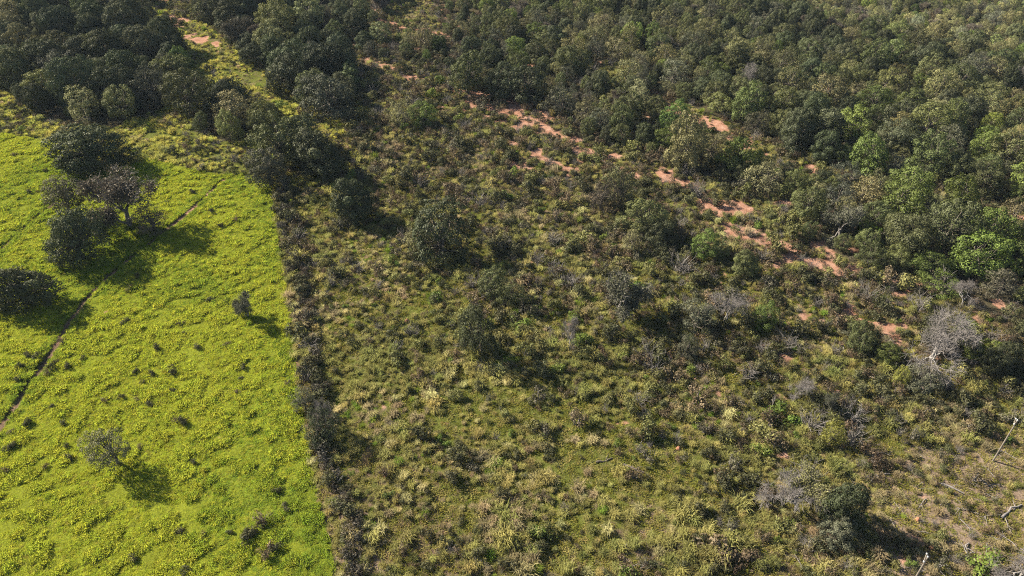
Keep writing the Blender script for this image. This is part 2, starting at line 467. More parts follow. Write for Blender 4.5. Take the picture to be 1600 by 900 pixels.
def tuft_proto(seed, blades, hgt, spread, width, droop, base_r, mat=None):
    """a grass tuft: arching blades from a small base"""
    r = np.random.default_rng(seed); n = blades
    a = r.uniform(0, 2 * math.pi, n); out = np.stack([np.cos(a), np.sin(a), np.zeros(n)], 1)
    side = np.stack([-np.sin(a), np.cos(a), np.zeros(n)], 1)
    b = (r.uniform(0, 1, n) ** 0.5)[:, None]; a2 = r.uniform(0, 2 * math.pi, n)
    base = np.stack([np.cos(a2), np.sin(a2), np.zeros(n)], 1) * b * base_r
    h = (hgt * r.uniform(0.45, 1.15, n))[:, None]; s = (spread * r.uniform(0.2, 1.2, n))[:, None]
    w = (width * r.uniform(0.6, 1.3, n))[:, None]; z = np.array([[0, 0, 1.0]])
    mid = base + out * s * 0.45 + z * h * 0.85
    tip = base + out * s + z * h * (1.0 - droop * r.uniform(0.2, 1.3, n))[:, None]
    V = np.stack([base - side * w / 2, base + side * w / 2, mid + side * w / 2, mid - side * w / 2, tip], 1).reshape(-1, 3)
    V[:, 2] = np.maximum(V[:, 2], -0.02)
    i = np.arange(n)[:, None] * 5
    T = np.clip(r.normal(0.5, 0.22, n), 0, 1)
    return mesh_np("grass", V, [i + np.array([[0, 1, 2, 3]]), i + np.array([[3, 2, 4]])], [mat or M_GRASS], np.repeat(T, 5))

# ------------------------------------------------------------------ objects and scatter
def add(name, mesh, parent=None, loc=(0, 0, 0), rot=(0, 0, 0), scl=(1, 1, 1), color=None):
    o = bpy.data.objects.new(name, mesh)
    COL.objects.link(o)
    o.location = loc; o.rotation_euler = rot; o.scale = scl
    if parent is not None: o.parent = parent
    if color is not None: o["icol"] = [float(c) for c in color]; o.color = (*color, 1)
    return o

def tag(o, label=None, cat=None, group=None, kind=None):
    if label: o["label"] = label
    if cat: o["category"] = cat
    if group: o["group"] = group
    if kind: o["kind"] = kind
    return o

def scatter(name, pts, rot, scl, idx, protos, label, cat, kind="stuff"):
    """ONE object carrying instances of proto meshes [(mesh, colour) ...] at the points"""
    me = bpy.data.meshes.new(name)
    n = len(pts)
    me.vertices.add(n); me.vertices.foreach_set("co", np.ascontiguousarray(pts, np.float32).ravel())
    for nm, typ, arr in (("rot", 'FLOAT_VECTOR', rot), ("scl", 'FLOAT_VECTOR', scl)):
        a = me.attributes.new(nm, typ, 'POINT'); a.data.foreach_set("vector", np.ascontiguousarray(arr, np.float32).ravel())
    pcol = np.array([p[1] for p in protos], np.float32)[np.asarray(idx)]
    jr = np.random.default_rng(n)
    pcol = pcol * jr.uniform(0.88, 1.12, (n, 1)) * jr.uniform(0.96, 1.04, (n, 3))
    a = me.attributes.new("icol", 'FLOAT_VECTOR', 'POINT'); a.data.foreach_set("vector", np.ascontiguousarray(pcol, np.float32).ravel())
    a = me.attributes.new("idx", 'INT', 'POINT'); a.data.foreach_set("value", np.ascontiguousarray(idx, np.int32))
    o = bpy.data.objects.new(name, me); COL.objects.link(o)
    pc = bpy.data.collections.new(name + "_kinds")
    for k, p in enumerate(protos):
        po = bpy.data.objects.new("%s_kind_%03d" % (name, k), p[0]); po.color = (*p[1], 1); pc.objects.link(po)
    ng = bpy.data.node_groups.new(name + "_scatter", 'GeometryNodeTree')
    ng.interface.new_socket("Geometry", in_out='INPUT', socket_type='NodeSocketGeometry')
    ng.interface.new_socket("Geometry", in_out='OUTPUT', socket_type='NodeSocketGeometry')
    gi = ng.nodes.new("NodeGroupInput"); go = ng.nodes.new("NodeGroupOutput")
    ip = ng.nodes.new("GeometryNodeInstanceOnPoints"); ci = ng.nodes.new("GeometryNodeCollectionInfo")
    ci.inputs["Collection"].default_value = pc; ci.inputs["Separate Children"].default_value = True; ci.inputs["Reset Children"].default_value = True
    def na(nm, t):
        x = ng.nodes.new("GeometryNodeInputNamedAttribute"); x.data_type = t; x.inputs["Name"].default_value = nm
        return x.outputs["Attribute"]
    e2r = ng.nodes.new("FunctionNodeEulerToRotation")
    L = ng.links.new
    L(na("rot", 'FLOAT_VECTOR'), e2r.inputs[0]); L(e2r.outputs[0], ip.inputs["Rotation"])
    L(na("scl", 'FLOAT_VECTOR'), ip.inputs["Scale"]); L(na("idx", 'INT'), ip.inputs["Instance Index"])
    ip.inputs["Pick Instance"].default_value = True
    L(gi.outputs[0], ip.inputs["Points"]); L(ci.outputs[0], ip.inputs["Instance"]); L(ip.outputs[0], go.inputs[0])
    md = o.modifiers.new("scatter", 'NODES'); md.node_group = ng
    tag(o, label, cat, None, kind)
    return o

def poisson_jitter(x0, x1, y0, y1, step, r):
    gx, gy = np.meshgrid(np.arange(x0, x1, step), np.arange(y0, y1, step))
    gx = gx.ravel() + r.uniform(-0.5, 0.5, gx.size) * step; gy = gy.ravel() + r.uniform(-0.5, 0.5, gy.size) * step
    return gx, gy

def in_view(x, y, mx=120, my=90, z=0.0):
    px, py, s = to_px(x, y, z)
    return (px > -mx) & (px < 1600 + mx) & (py > -my) & (py < 900 + my) & (y > 5)

# ------------------------------------------------------------------ woodland zones (ground outlines)
Z_GROVE = world_line([(-420, -60), (205, -60), (212, 20), (235, 60), (285, 97), (318, 125), (298, 150), (262, 162), (240, 176), (200, 190), (180, 200), (108, 198), (58, 178), (28, 145), (-40, 140), (-420, 130)])
Z_CLUMP = world_line([(300, 172), (370, 160), (422, 182), (438, 204), (400, 222), (345, 220), (302, 204)])
Z_CORRW = world_line([(330, -60), (660, -60), (600, 15), (560, 62), (556, 110), (550, 150), (540, 182), (490, 178), (455, 158), (425, 128), (388, 96), (345, 55), (300, 10)])
Z_STRIP = world_line([(560, 55), (690, 62), (735, 92), (650, 102), (565, 95)])
Z_WOOD = world_line([(665, -60), (2000, -60), (2100, 640), (1640, 560), (1570, 505), (1500, 470), (1425, 440), (1370, 422), (1290, 398), (1252, 372), (1205, 312), (1120, 278), (1060, 265),
                     (985, 240), (920, 222), (870, 185), (845, 158), (790, 150), (735, 148), (700, 118), (690, 60)])
Z_CLEARING = world_line([(915, 100), (985, 95), (1000, 128), (960, 142), (905, 132)])
TRAIL_FRONT = world_line([(1030, 158), (1080, 178), (1130, 199), (1190, 229), (1250, 251), (1290, 271), (1290, 292), (1235, 282), (1180, 262), (1120, 238), (1065, 212), (1030, 192)])
Z_FARSCRUB = world_line([(1230, -60), (2000, -60), (2000, 100), (1600, 92), (1440, 70), (1240, 25)])

def forest_mask(x, y):
    f = inside(x, y, Z_GROVE) | inside(x, y, Z_CLUMP) | inside(x, y, Z_CORRW) | inside(x, y, Z_STRIP) | inside(x, y, Z_WOOD)
    return f & ~(dist_line(x, y, TRAIL) < 5.0) & ~(dist_line(x, y, CORRIDOR) < 5.0) & ~inside(x, y, TRAIL_FRONT) & ~inside(x, y, Z_CLEARING)

SHRUB_D = ["5566666544444444", "3333567754444444", "3233578886555444", "1123467888865555", "1111446778898666", "0000644667889876",
           "0000533577777887", "0000523456777788", "0000422345677776", "0000322233467643", "0000323222356422", "0000232322444423"]
BARE_D = ["4445555444444433", "3333455654444433", "2223345675444433", "1122234566655444", "1111333344577554", "0000432233345665",
          "0000422233444566", "0000433333455655", "0000443333455555", "0000443333344566", "0000554333333677", "0000556544445788"]
STRAW_D = ["2222222222222233", "2222222222222222", "1111222222222222", "1111222222222222", "1111222222222222", "0000222222222222",
           "0000222222222222", "0000222222222222", "0000333222222223", "0000333222222467", "0000343322222688", "0000354443333789"]

# ------------------------------------------------------------------ ground
def axis(a, b, step, far):
    core = np.arange(a, b + step, step); ext = [step]
    while sum(ext) < far: ext.append(ext[-1] * 1.35)
    e = np.cumsum(ext)
    return np.concatenate([a - e[::-1], core, core[-1] + e])
gx = axis(-215, 215, 0.8, 3500); gy = axis(15, 325, 0.8, 3500)
GX, GY = np.meshgrid(gx, gy)
fx_, fy_ = GX.ravel(), GY.ravel()
near = (np.abs(fx_) < 260) & (fy_ > 0) & (fy_ < 370)
H = height(fx_, fy_)
px_, py_, _ = to_px(fx_, fy_)
P_in = in_pasture(fx_, fy_)
rough = np.where(P_in, 0.45, 0.35) * (fbm(fx_, fy_, 2.6, 31, 2) - 0.5)
H = H + np.where(near, rough, 0)
gv = np.stack([fx_, fy_, H], 1)
nx, ny = len(gx), len(gy)
ii = (np.arange(ny - 1)[:, None] * nx + np.arange(nx - 1)[None]).ravel()
gf = np.stack([ii, ii + 1, ii + 1 + nx, ii + nx], 1)
gme = mesh_np("ground", gv, [gf], [ground_material()], smooth=True)
A_sand = np.where(near, sand_amount(fx_, fy_), 0.0)
pd = dist_line(fx_, fy_, PATH)
A_sand = np.maximum(A_sand, np.where(near, np.clip(1.1 - pd / 0.6, 0, 1) * (0.05 + 0.95 * vnoise(fx_, fy_, 6.0, 91)), 0))
A_for = np.where(near, forest_mask(fx_, fy_).astype(float), 1.0)
A_bare = grid_map(BARE_D, px_, py_) + 0.5 * (fbm(fx_, fy_, 18.0, 3, 2) - 0.5)
A_bare = np.maximum(A_bare, np.clip(0.9 - np.maximum(np.minimum(pd, dist_line(fx_, fy_, PATH2)) - 0.3, 0) / 1.0, 0, 1))
A_bare = np.maximum(A_bare, np.clip(1.15 - dist_line(fx_, fy_, HEDGE) / 4.0, 0, 1))
A_straw = grid_map(STRAW_D, px_, py_) + 0.5 * (fbm(fx_, fy_, 12.0, 8, 2) - 0.5)
A_past = np.where(P_in & (pd > 0.8) & (dist_line(fx_, fy_, PATH2) > 0.7), 1.0, 0.0)
for nm, arr in (("sand", A_sand), ("forest", A_for), ("bare", A_bare), ("straw", A_straw), ("pasture", A_past)):
    a = gme.attributes.new(nm, 'FLOAT', 'POINT'); a.data.foreach_set("value", np.clip(arr, 0, 1).astype(np.float32))
ground = add("ground", gme)
tag(ground, "grassy ground with bare pinkish sand patches and a worn cattle trail", None, None, "structure")

# ------------------------------------------------------------------ tree kinds
# colour (linear) of each kind of foliage
C_DARK, C_MID, C_OLIVE = (0.050, 0.058, 0.026), (0.088, 0.098, 0.034), (0.140, 0.134, 0.056)
C_BRIGHT, C_BROWN, C_GREY = (0.088, 0.115, 0.024), (0.100, 0.082, 0.058), (0.082, 0.084, 0.052)
C_YELLOW, C_RUST = (0.15, 0.15, 0.03), (0.16, 0.095, 0.045)
# form: height, clearance, lobes, leaves per m2 of lobe, leaf size, spacing
FORM_DENSE, FORM_BUSHY, FORM_AIRY, FORM_UMB = (8.6, -0.2, 62, 230, 0.29, 0.86), (9.4, 0.0, 48, 170, 0.31, 0.75), (9.0, 0.5, 46, 100, 0.30, 0.62), (9.2, 2.6, 52, 125, 0.28, 0.55)
DENSE = [crown_protos(100 + k, FORM_DENSE) for k in range(5)]
BUSHY = [crown_protos(200 + k, FORM_BUSHY) for k in range(5)]
AIRY = [crown_protos(300 + k, FORM_AIRY) for k in range(4)]
UMB = [crown_protos(400 + k, FORM_UMB) for k in range(3)]
BARE = [bare_protos(500 + k, 9.0, 0.6, 6, M_DEAD) for k in range(3)]
SEMI = [bare_protos(540 + k, 8.5, 0.6, 5, M_TWIG) for k in range(3)]
SEMI_L = [sparse_leaves(560 + k, SEMI[k][2], 9500, 0.32) for k in range(3)]
STICK = [bare_protos(580 + k, 8.0, 0.45, 3, M_DEAD, 0.1, False) for k in range(2)]

def plant_tree(name, label, cat, group, x, y, width, hgt, proto, color, rotz, kind='leafy'):
    """a tree standing at x, y: Empty at the base > trunk, crown (or branches)"""
    z = hz(x, y)
    o = bpy.data.objects.new(name, None); COL.objects.link(o)
    o.location = (x, y, z); o.rotation_euler = (0, 0, rotz)
    s = width / 10.0
    if kind == 'leafy':
        e = 1 + 0.16 * math.sin(x * 3.1 + y)
        sc = (s * e, s / e, hgt / float(max(v.co.z for v in proto[0].vertices) if proto[0].name not in HCACHE else HCACHE[proto[0].name]))
        add("trunk", proto[1], o, scl=sc); add("crown", proto[0], o, scl=sc, color=color)
    else:
        sc = (s, s, hgt / 9.0)
        add("trunk", proto[0], o, scl=sc)
        if proto[1] is not None: add("branches", proto[1], o, scl=sc)
        if kind == 'semi': add("crown", proto[3], o, scl=sc, color=color)
    return tag(o, label, cat, group)

HCACHE = {}
for fam in (DENSE, BUSHY, AIRY, UMB):
    for p in fam:
        co = np.empty(len(p[0].vertices) * 3, np.float32); p[0].vertices.foreach_get("co", co)
        HCACHE[p[0].name] = float(np.percentile(co[2::3], 99.5))
SEMIP = [(a[0], a[1], a[2], l) for a, l in zip(SEMI, SEMI_L)]
KINDS = {'dense': DENSE, 'bushy': BUSHY, 'airy': AIRY, 'umb': UMB, 'bare': BARE, 'semi': SEMIP, 'stick': STICK}

taken = []      # x, y, radius of every single tree placed by hand
def tree_at(bx, by, wpx, hpx, fam, color, label, name=None, cat="tree", group=None, k=None):
    x, y = at(bx, by); x = float(x); y = float(y)
    s = float(to_px(x, y)[2])
    ang = math.atan2(CAM_H, math.hypot(x, y))
    w = wpx / s; h = max(hpx / (s * math.cos(ang)) - 0.42 * w * math.tan(ang) * 0.5, 0.55 * w) if fam not in ('stick',) else hpx / (s * math.cos(ang))
    ps = KINDS[fam]; p = ps[(k if k is not None else random.randrange(99)) % len(ps)]
    nm = name or {'dense': "evergreen_tree", 'bushy': "leafy_tree", 'airy': "open_crowned_tree", 'umb': "spreading_tree", 'bare': "dead_tree", 'semi': "half_bare_tree", 'stick': "dead_sapling"}[fam]
    kind = 'leafy' if fam in ('dense', 'bushy', 'airy', 'umb') else ('semi' if fam == 'semi' else 'bare')
    taken.append((x, y, w * 0.45))
    return plant_tree(nm, label, cat, group, x, y, w, h, p, color, random.uniform(0, 6.28), kind)

T = tree_at
# trees in and around the bright pasture
T(146, 264, 110, 70, 'dense', C_DARK, "broad dark evergreen tree standing alone at the top edge of the bright pasture")
T(114, 338, 78, 70, 'umb', (0.095, 0.092, 0.048), "thin-crowned olive tree with open branches behind the round dark pasture tree")
T(205, 352, 104, 92, 'semi', C_BROWN, "large brownish half-bare tree beside the cattle trail casting a long shadow", k=0)
T(240, 362, 56, 48, 'airy', C_BROWN, "low brown tree at the foot of the large half-bare pasture tree")
T(133, 403, 98, 82, 'dense', C_DARK, "round dark evergreen tree in the pasture just below the half-bare tree")
T(50, 475, 98, 72, 'dense', C_DARK, "squat dark evergreen tree alone in the pasture at the picture's edge")
T(184, 727, 76, 64, 'umb', (0.105, 0.100, 0.050), "small lone tree with slanted trunk in the lower pasture", k=1)
T(390, 497, 42, 46, 'semi', C_GREY, "small half-bare grey tree in the pasture near the hedgerow")
# grove at the top corner of the pasture
T(443, 262, 88, 84, 'bushy', C_MID, "tall olive-green tree in the clump at the pasture's top corner")
T(506, 276, 88, 78, 'dense', C_DARK, "dark rounded tree shading the scrub behind the pasture corner")
T(424, 290, 62, 66, 'bushy', C_GREY, "grey-green tree at the very corner of the pasture")
T(470, 240, 70, 60, 'dense', C_DARK, "dark tree at the back of the clump by the pasture corner")
T(558, 343, 74, 68, 'dense', C_DARK, "solitary dark domed tree in the scrub next to the hedgerow")
T(690, 402, 104, 86, 'bushy', C_DARK, "wide tangled green tree standing alone in the scrub's upper middle")
T(655, 390, 50, 46, 'airy', C_OLIVE, "smaller olive tree leaning against the wide tangled scrub tree")
T(519, 186, 84, 70, 'bushy', C_GREY, "grey-green rounded tree at the lower tip of the corridor wood")
T(664, 197, 46, 38, 'bushy', C_BRIGHT, "small bright green tree on the scrub slope")
T(622, 196, 44, 42, 'airy', C_OLIVE, "olive tree beside the small bright green tree on the scrub slope")
# middle of the scrub
T(752, 556, 66, 84, 'bushy', C_DARK, "dark drooping tree with grey foliage in the middle of the scrub")
T(766, 462, 56, 46, 'bushy', C_MID, "bushy green tree just above the dark drooping tree")
T(800, 476, 50, 42, 'airy', C_MID, "low spreading tree to the side of the bushy green tree")
T(967, 320, 62, 66, 'airy', C_OLIVE, "pale olive tree with open crown between scrub and sand patches")
T(938, 328, 44, 50, 'airy', C_BROWN, "brownish tree next to the pale olive tree in the scrub")
T(1004, 362, 66, 62, 'bushy', C_MID, "green tree just below the pale olive tree by the sand")
T(1030, 382, 62, 44, 'dense', C_DARK, "low dark tree in the shaded hollow by the sand patches")
T(985, 395, 44, 40, 'airy', C_OLIVE, "small olive tree in front of the shaded hollow")
T(1094, 400, 46, 44, 'bushy', C_BRIGHT, "small yellow-green tree beside the sand patches")
T(1122, 406, 32, 34, 'bushy', C_MID, "little green tree touching the small yellow-green tree")
T(1161, 432, 42, 42, 'dense', C_MID, "compact dark green tree below the widest sand patch")
T(970, 488, 84, 78, 'semi', C_GREY, "grey twiggy tree with visible trunk in the middle scrub", k=1)
T(1134, 508, 62, 66, 'bare', C_GREY, "bleached leafless tree with white branches in the middle scrub", k=0)
T(1086, 515, 62, 52, 'airy', C_GREY, "grey-green tree beside the bleached leafless tree")
T(1187, 512, 44, 46, 'bushy', C_BRIGHT, "bright green tree on the far side of the bleached leafless tree")
T(890, 546, 34, 62, 'bare', C_GREY, "slim dead trunk with few white limbs in the middle scrub", k=1)
T(1072, 560, 40, 40, 'airy', C_GREY, "small leaning grey-green tree below the bleached leafless tree")
T(1074, 545, 16, 24, 'bushy', C_BRIGHT, "tiny bright green sapling below the bleached tree", cat="sapling", name="green_sapling")
# right side scrub
T(1452, 566, 118, 90, 'bare', C_GREY, "largest bare grey tree with tangled twigs on the right-hand scrub", k=2)
T(1478, 545, 70, 50, 'semi', C_GREY, "grey half-bare tree joined to the largest bare grey tree")
T(1436, 608, 66, 40, 'airy', C_GREY, "low dark tree in front of the largest bare grey tree")
T(1402, 604, 28, 34, 'bushy', C_YELLOW, "small yellowish tree at the foot of the largest bare tree")
T(1342, 550, 48, 48, 'dense', C_MID, "rounded dark green tree next to the lower sand patch")
T(1384, 568, 42, 36, 'bushy', C_BRIGHT, "light green leafy tree between rounded tree and bare grey tree")
T(1526, 565, 50, 42, 'bushy', C_BRIGHT, "light green tree on the outer side of the largest bare tree")
T(1560, 585, 60, 56, 'dense', C_DARK, "dark tree at the picture's edge beyond the bare grey tree")
T(1500, 480, 50, 46, 'bare', C_GREY, "white-limbed dead tree at the foot of the woodland", k=1)
T(1296, 694, 40, 40, 'airy', C_YELLOW, "yellow-leaved small tree in the lower right scrub")
T(1206, 638, 12, 28, 'stick', C_GREY, "thin dead sapling with a tuft of twigs on a bright green patch")
T(1251, 622, 42, 38, 'bare', C_GREY, "small crooked dead tree beside the bright green patch", k=0)
T(1296, 645, 30, 38, 'semi', C_GREY, "small grey leafless tree with bent trunk in the right scrub", k=2)
T(1333, 664, 22, 34, 'stick', C_GREY, "thin leaning dead sapling in the dry right-hand scrub")
T(1240, 802, 100, 64, 'bare', C_GREY, "wide leafless bush-like tree with pink-grey limbs near the bottom", k=1)
T(1268, 782, 76, 50, 'semi', C_OLIVE, "half-bare tree with pale leaves behind the wide leafless one near the bottom", k=2)
T(1306, 815, 72, 74, 'dense', C_DARK, "dark dense tree casting the long shadow near the bottom right")
T(1296, 845, 58, 44, 'bushy', C_GREY, "rounded grey-green tree in front of the dark dense bottom tree")
T(1590, 905, 90, 70, 'bare', C_GREY, "leafless white-branched tree cut by the bottom right corner", k=2)
# hedgerow trees
T(498, 688, 58, 56, 'airy', C_DARK, "dark leafy tree rising from the hedgerow beside the pasture")
T(478, 642, 40, 40, 'airy', C_GREY, "grey tree in the hedgerow just behind the dark leafy one")
T(512, 672, 30, 58, 'bare', C_GREY, "bare branch-like dead tree poking out of the hedgerow", k=0)
# landmark trees of the woodland
T(1070, 264, 64, 86, 'bushy', C_OLIVE, "tall yellowish tree at the front of the woodland beside the sandy trail")
T(1168, 140, 34, 46, 'bare', C_GREY, "white dead tree standing among green crowns of the big woodland", k=0)
T(1574, 140, 34, 42, 'bare', C_GREY, "pale dead tree in the woodland at the picture's right edge", k=1)
T(730, 146, 64, 62, 'bushy', C_MID, "rounded green tree at the front corner of the woodland above the sand")
T(778, 150, 58, 52, 'dense', C_DARK, "dark tree second in the front row above the sandy slope")
T(826, 158, 62, 56, 'bushy', C_DARK, "dark green tree third in the front row above the sandy slope")
T(878, 180, 56, 48, 'airy', C_GREY, "greyish tree stepping down from the front row above the sand")
T(902, 118, 52, 48, 'dense', C_MID, "domed green tree beside the small yellowish clearing in the wood")
T(1394, 345, 84, 66, 'bushy', C_BRIGHT, "bright green tree below the sandy trail on the woodland's lower side")
T(1536, 400, 88, 74, 'bushy', C_BRIGHT, "sunlit bright green tree near the right edge of the woodland")
T(1446, 430, 64, 44, 'bushy', C_BRIGHT, "light green feathery tree at the woodland's lower edge")
T(1468, 462, 60, 36, 'airy', C_BRIGHT, "flat light green tree at the very foot of the woodland")
T(1260, 345, 52, 60, 'bushy', C_MID, "light green tree at the woodland edge above the red sand")
T(1310, 372, 58, 60, 'semi', C_GREY, "grey half-bare tree in the woodland's lower edge")
T(1440, 360, 60, 44, 'semi', C_GREY, "grey half-bare tree among bright green crowns on the right")
T(142, 42, 28, 26, 'bushy', C_YELLOW, "small yellow tree deep in the upper left grove")
T(1290, 158, 30, 24, 'bushy', C_RUST, "small rust-coloured tree in the big woodland")

# ------------------------------------------------------------------ woodland trees: candidates, then the largest in view as single trees
r = np.random.default_rng(21)
cx, cy = poisson_jitter(-240, 260, 110, 345, 3.0, r)
ok = forest_mask(cx, cy) & in_view(cx, cy, 170, 70)
cx, cy = cx[ok], cy[ok]
px, py, ps = to_px(cx, cy)
far = inside(cx, cy, Z_FARSCRUB)
grove = inside(cx, cy, Z_GROVE) | inside(cx, cy, Z_CLUMP) | inside(cx, cy, Z_CORRW)
size = np.clip(r.lognormal(math.log(5.7), 0.36, len(cx)), 2.8, 11.0)
edge = dist_line(cx, cy, np.concatenate([Z_WOOD[9:], Z_WOOD[:1]]))
thin = (edge < 16) & inside(cx, cy, Z_WOOD)
size = np.where(thin, size * 0.82, size)
size = np.where(grove, size * 1.2, size); size = np.where(far, size * 0.70, size)
size = size * np.where(grove, 1.0, 0.70 + 0.34 * np.clip(py / 260, 0, 1))
tone = fbm(cx, cy, 26.0, 61, 2) + r.normal(0, 0.13, len(cx))
acc = []
order = np.argsort(-size)
tk = np.array(taken)
gridc = {}
for i in order:
    if thin[i] and r.random() < 0.35: continue
    if 240 < px[i] < 720 and py[i] < 105 and not inside(cx[i:i+1], cy[i:i+1], Z_GROVE)[0] and r.random() < (0.72 if px[i] > 500 else 0.4): continue
    x, y, s = cx[i], cy[i], size[i] * 0.5
    if (np.hypot(tk[:, 0] - x, tk[:, 1] - y) < 0.62 * (tk[:, 2] + s)).any(): continue
    key = (int(x // 8), int(y // 8)); bad = False
    for a in (-1, 0, 1):
        for b in (-1, 0, 1):
            for j in gridc.get((key[0] + a, key[1] + b), ()):
                if math.hypot(cx[j] - x, cy[j] - y) < 0.66 * (size[j] * 0.5 + s): bad = True; break
            if bad: break
        if bad: break
    if bad: continue
    gridc.setdefault(key, []).append(i); acc.append(i)
acc = np.array(acc)
FAMS = [('dense', 'dark evergreen', C_DARK, "evergreen_tree"), ('bushy', 'mid-green bushy', C_MID, "leafy_tree"), ('airy', 'olive-green open', C_OLIVE, "open_crowned_tree"),
        ('bushy', 'bright green', C_BRIGHT, "leafy_tree"), ('airy', 'grey-green', C_GREY, "open_crowned_tree"), ('semi', 'brown-grey half-bare', C_BROWN, "half_bare_tree")]
def pick(i):
    t = tone[i]; u = r.random()
    if grove[i]: w = [0.48, 0.25, 0.07, 0.02, 0.16, 0.02]
    elif far[i]: w = [0.05, 0.28, 0.36, 0.06, 0.17, 0.08]
    elif px[i] > 1330 and py[i] > 230: w = [0.16, 0.36, 0.12, 0.24, 0.09, 0.03]
    else: w = [0.28, 0.33, 0.17, 0.06, 0.13, 0.03]
    c = np.cumsum(w); v = np.clip(0.75 * np.clip((t - 0.2) / 0.6, 0, 0.999) + 0.25 * u, 0, 0.999) if r.random() < 0.4 else u
    return int(np.searchsorted(c, v))
sp = {i: pick(i) for i in acc}
vis = [i for i in acc if -20 < px[i] < 1620 and py[i] - 7 * ps[i] < 900 and py[i] > 4]
vis.sort(key=lambda i: -size[i] * ps[i])
single = set(vis[:235])

def area_name(x, y, X, Y):
    if inside(np.array([X]), np.array([Y]), Z_GROVE)[0]:
        return ("the upper left grove's lower edge" if y > 140 else "the upper left grove's back" if y < 60 else "the upper left grove's middle") + (", outer side" if x < 120 else ", corridor side")
    if inside(np.array([X]), np.array([Y]), Z_CLUMP)[0]: return "the clump between clearing and grassy corridor"
    if inside(np.array([X]), np.array([Y]), Z_CORRW)[0]: return "the wood above the grassy corridor" if y < 90 else "the lower wood along the grassy corridor"
    if inside(np.array([X]), np.array([Y]), Z_STRIP)[0]: return "the thin strip between two sand streaks"
    d = 165 + (x - 1036) * 0.34
    if x < 900: return "the woodland's front above the sandy slope" if y > 90 else "the upper middle woodland"
    if y > d: 
        return "the belt between sandy trail and sand patches" if x < 1200 else "the woodland's lower right edge" if y > 330 else "the belt just below the sandy trail"
    if y > d - 60: return "the row behind the trail" + (", right end" if x > 1300 else ", left end")
    if y < 70: return "the far woodland near the top edge" + (", right corner" if x > 1300 else ", centre")
    return "the big woodland's heart" + (", right side" if x > 1300 else ", left side")

mass = {'x': [], 'y': [], 's': [], 'h': [], 'k': [], 'f': []}
for i in acc:
    fam, word, colr, nm = FAMS[sp[i]]
    col = tuple(np.array(colr) * r.uniform(0.8, 1.25) * np.array([r.uniform(0.92, 1.1), 1, r.uniform(0.85, 1.15)]))
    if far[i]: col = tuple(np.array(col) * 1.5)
    h = size[i] * r.uniform(0.72, 1.0) + 0.8
    k = int(r.integers(0, 60))
    if i in single:
        an = area_name(px[i], py[i], cx[i], cy[i])
        big = "large" if size[i] > 8.8 else "small" if size[i] < 6.4 else "medium"
        ps_ = KINDS[fam]
        plant_tree(nm, "%s %s tree in %s" % (big, word, an), "tree", "trees of %s" % an, cx[i], cy[i], size[i], h, ps_[k % len(ps_)], col, r.uniform(0, 6.28), 'semi' if fam == 'semi' else 'leafy')
    else:
        mass['x'].append(cx[i]); mass['y'].append(cy[i]); mass['s'].append(size[i]); mass['h'].append(h); mass['k'].append(k); mass['f'].append(sp[i])

# everything further off or hidden between them reads as one mass of woodland
protos = []; pidx = {}
for f, (fam, word, colr, nm) in enumerate(FAMS):
    for q, p in enumerate(KINDS[fam]):
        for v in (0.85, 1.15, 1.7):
            pidx.setdefault(f, []).append(len(protos))
            protos.append((p[3] if fam == 'semi' else p[0], tuple(np.array(colr) * v), p[1] if fam != 'semi' else p[1], fam))
mx, my = np.array(mass['x']), np.array(mass['y'])
mz = height(mx, my)
mfar = inside(mx, my, Z_FARSCRUB)
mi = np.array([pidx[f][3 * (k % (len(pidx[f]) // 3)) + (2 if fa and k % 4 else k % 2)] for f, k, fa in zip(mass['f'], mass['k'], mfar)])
hn = np.array([9.0 if protos[k][3] == 'semi' else HCACHE[protos[k][0].name] for k in mi])
ms = np.stack([np.array(mass['s']) / 10, np.array(mass['s']) / 10, np.array(mass['h']) / hn], 1)
mr = np.stack([np.zeros(len(mx)), np.zeros(len(mx)), r.uniform(0, 6.28, len(mx))], 1)
P3 = np.stack([mx, my, mz], 1)
joined = [(p[0], p[1]) for p in protos] + [(p[2], (0.1, 0.1, 0.1)) for p in protos]
scatter("woodland", np.concatenate([P3, P3]), np.concatenate([mr, mr]), np.concatenate([ms, ms]), np.concatenate([mi, mi + len(protos)]), joined,
        "mass of smaller green and olive trees filling the far woodland", "woodland")

# ------------------------------------------------------------------ shrubs
SH_DENSE = [shrub_proto(700 + k, 560, 0.155, 1.05, 0.5) for k in range(5)]
SH_OPEN = [shrub_proto(720 + k, 320, 0.14, 1.15, 0.8) for k in range(5)]
SH_TWIG = [twiggy_proto(740 + k, 34, 1.1) for k in range(3)]
S_DARK, S_BROWN, S_OLIVE, S_GREEN, S_GREY = (0.064, 0.064, 0.028), (0.120, 0.088, 0.052), (0.135, 0.132, 0.044), (0.100, 0.135, 0.024), (0.098, 0.090, 0.058)
SKIND = [('dense', S_DARK, "dark green"), ('open', S_BROWN, "brownish"), ('dense', S_OLIVE, "olive"), ('dense', S_GREEN, "fresh green"), ('open', S_GREY, "grey-green"), ('twig', S_GREY, "leafless grey")]
SPROT = {'dense': SH_DENSE, 'open': SH_OPEN}

def plant_shrub(x, y, rad, hgt, kind, k, label, group, color=None, name="shrub", cat="shrub"):
    o = bpy.data.objects.new(name, None); COL.objects.link(o)
    o.location = (x, y, hz(x, y)); o.rotation_euler = (0, 0, (k * 1.7) % 6.28)
    sc = (rad, rad, hgt)
    if kind == 'twig': add("stems", SH_TWIG[k % 3], o, scl=sc)
    else:
        p = SPROT[kind][k % 5]
        add("stems", p[1], o, scl=sc); add("foliage", p[0], o, scl=sc, color=color)
    return tag(o, label, cat, group)

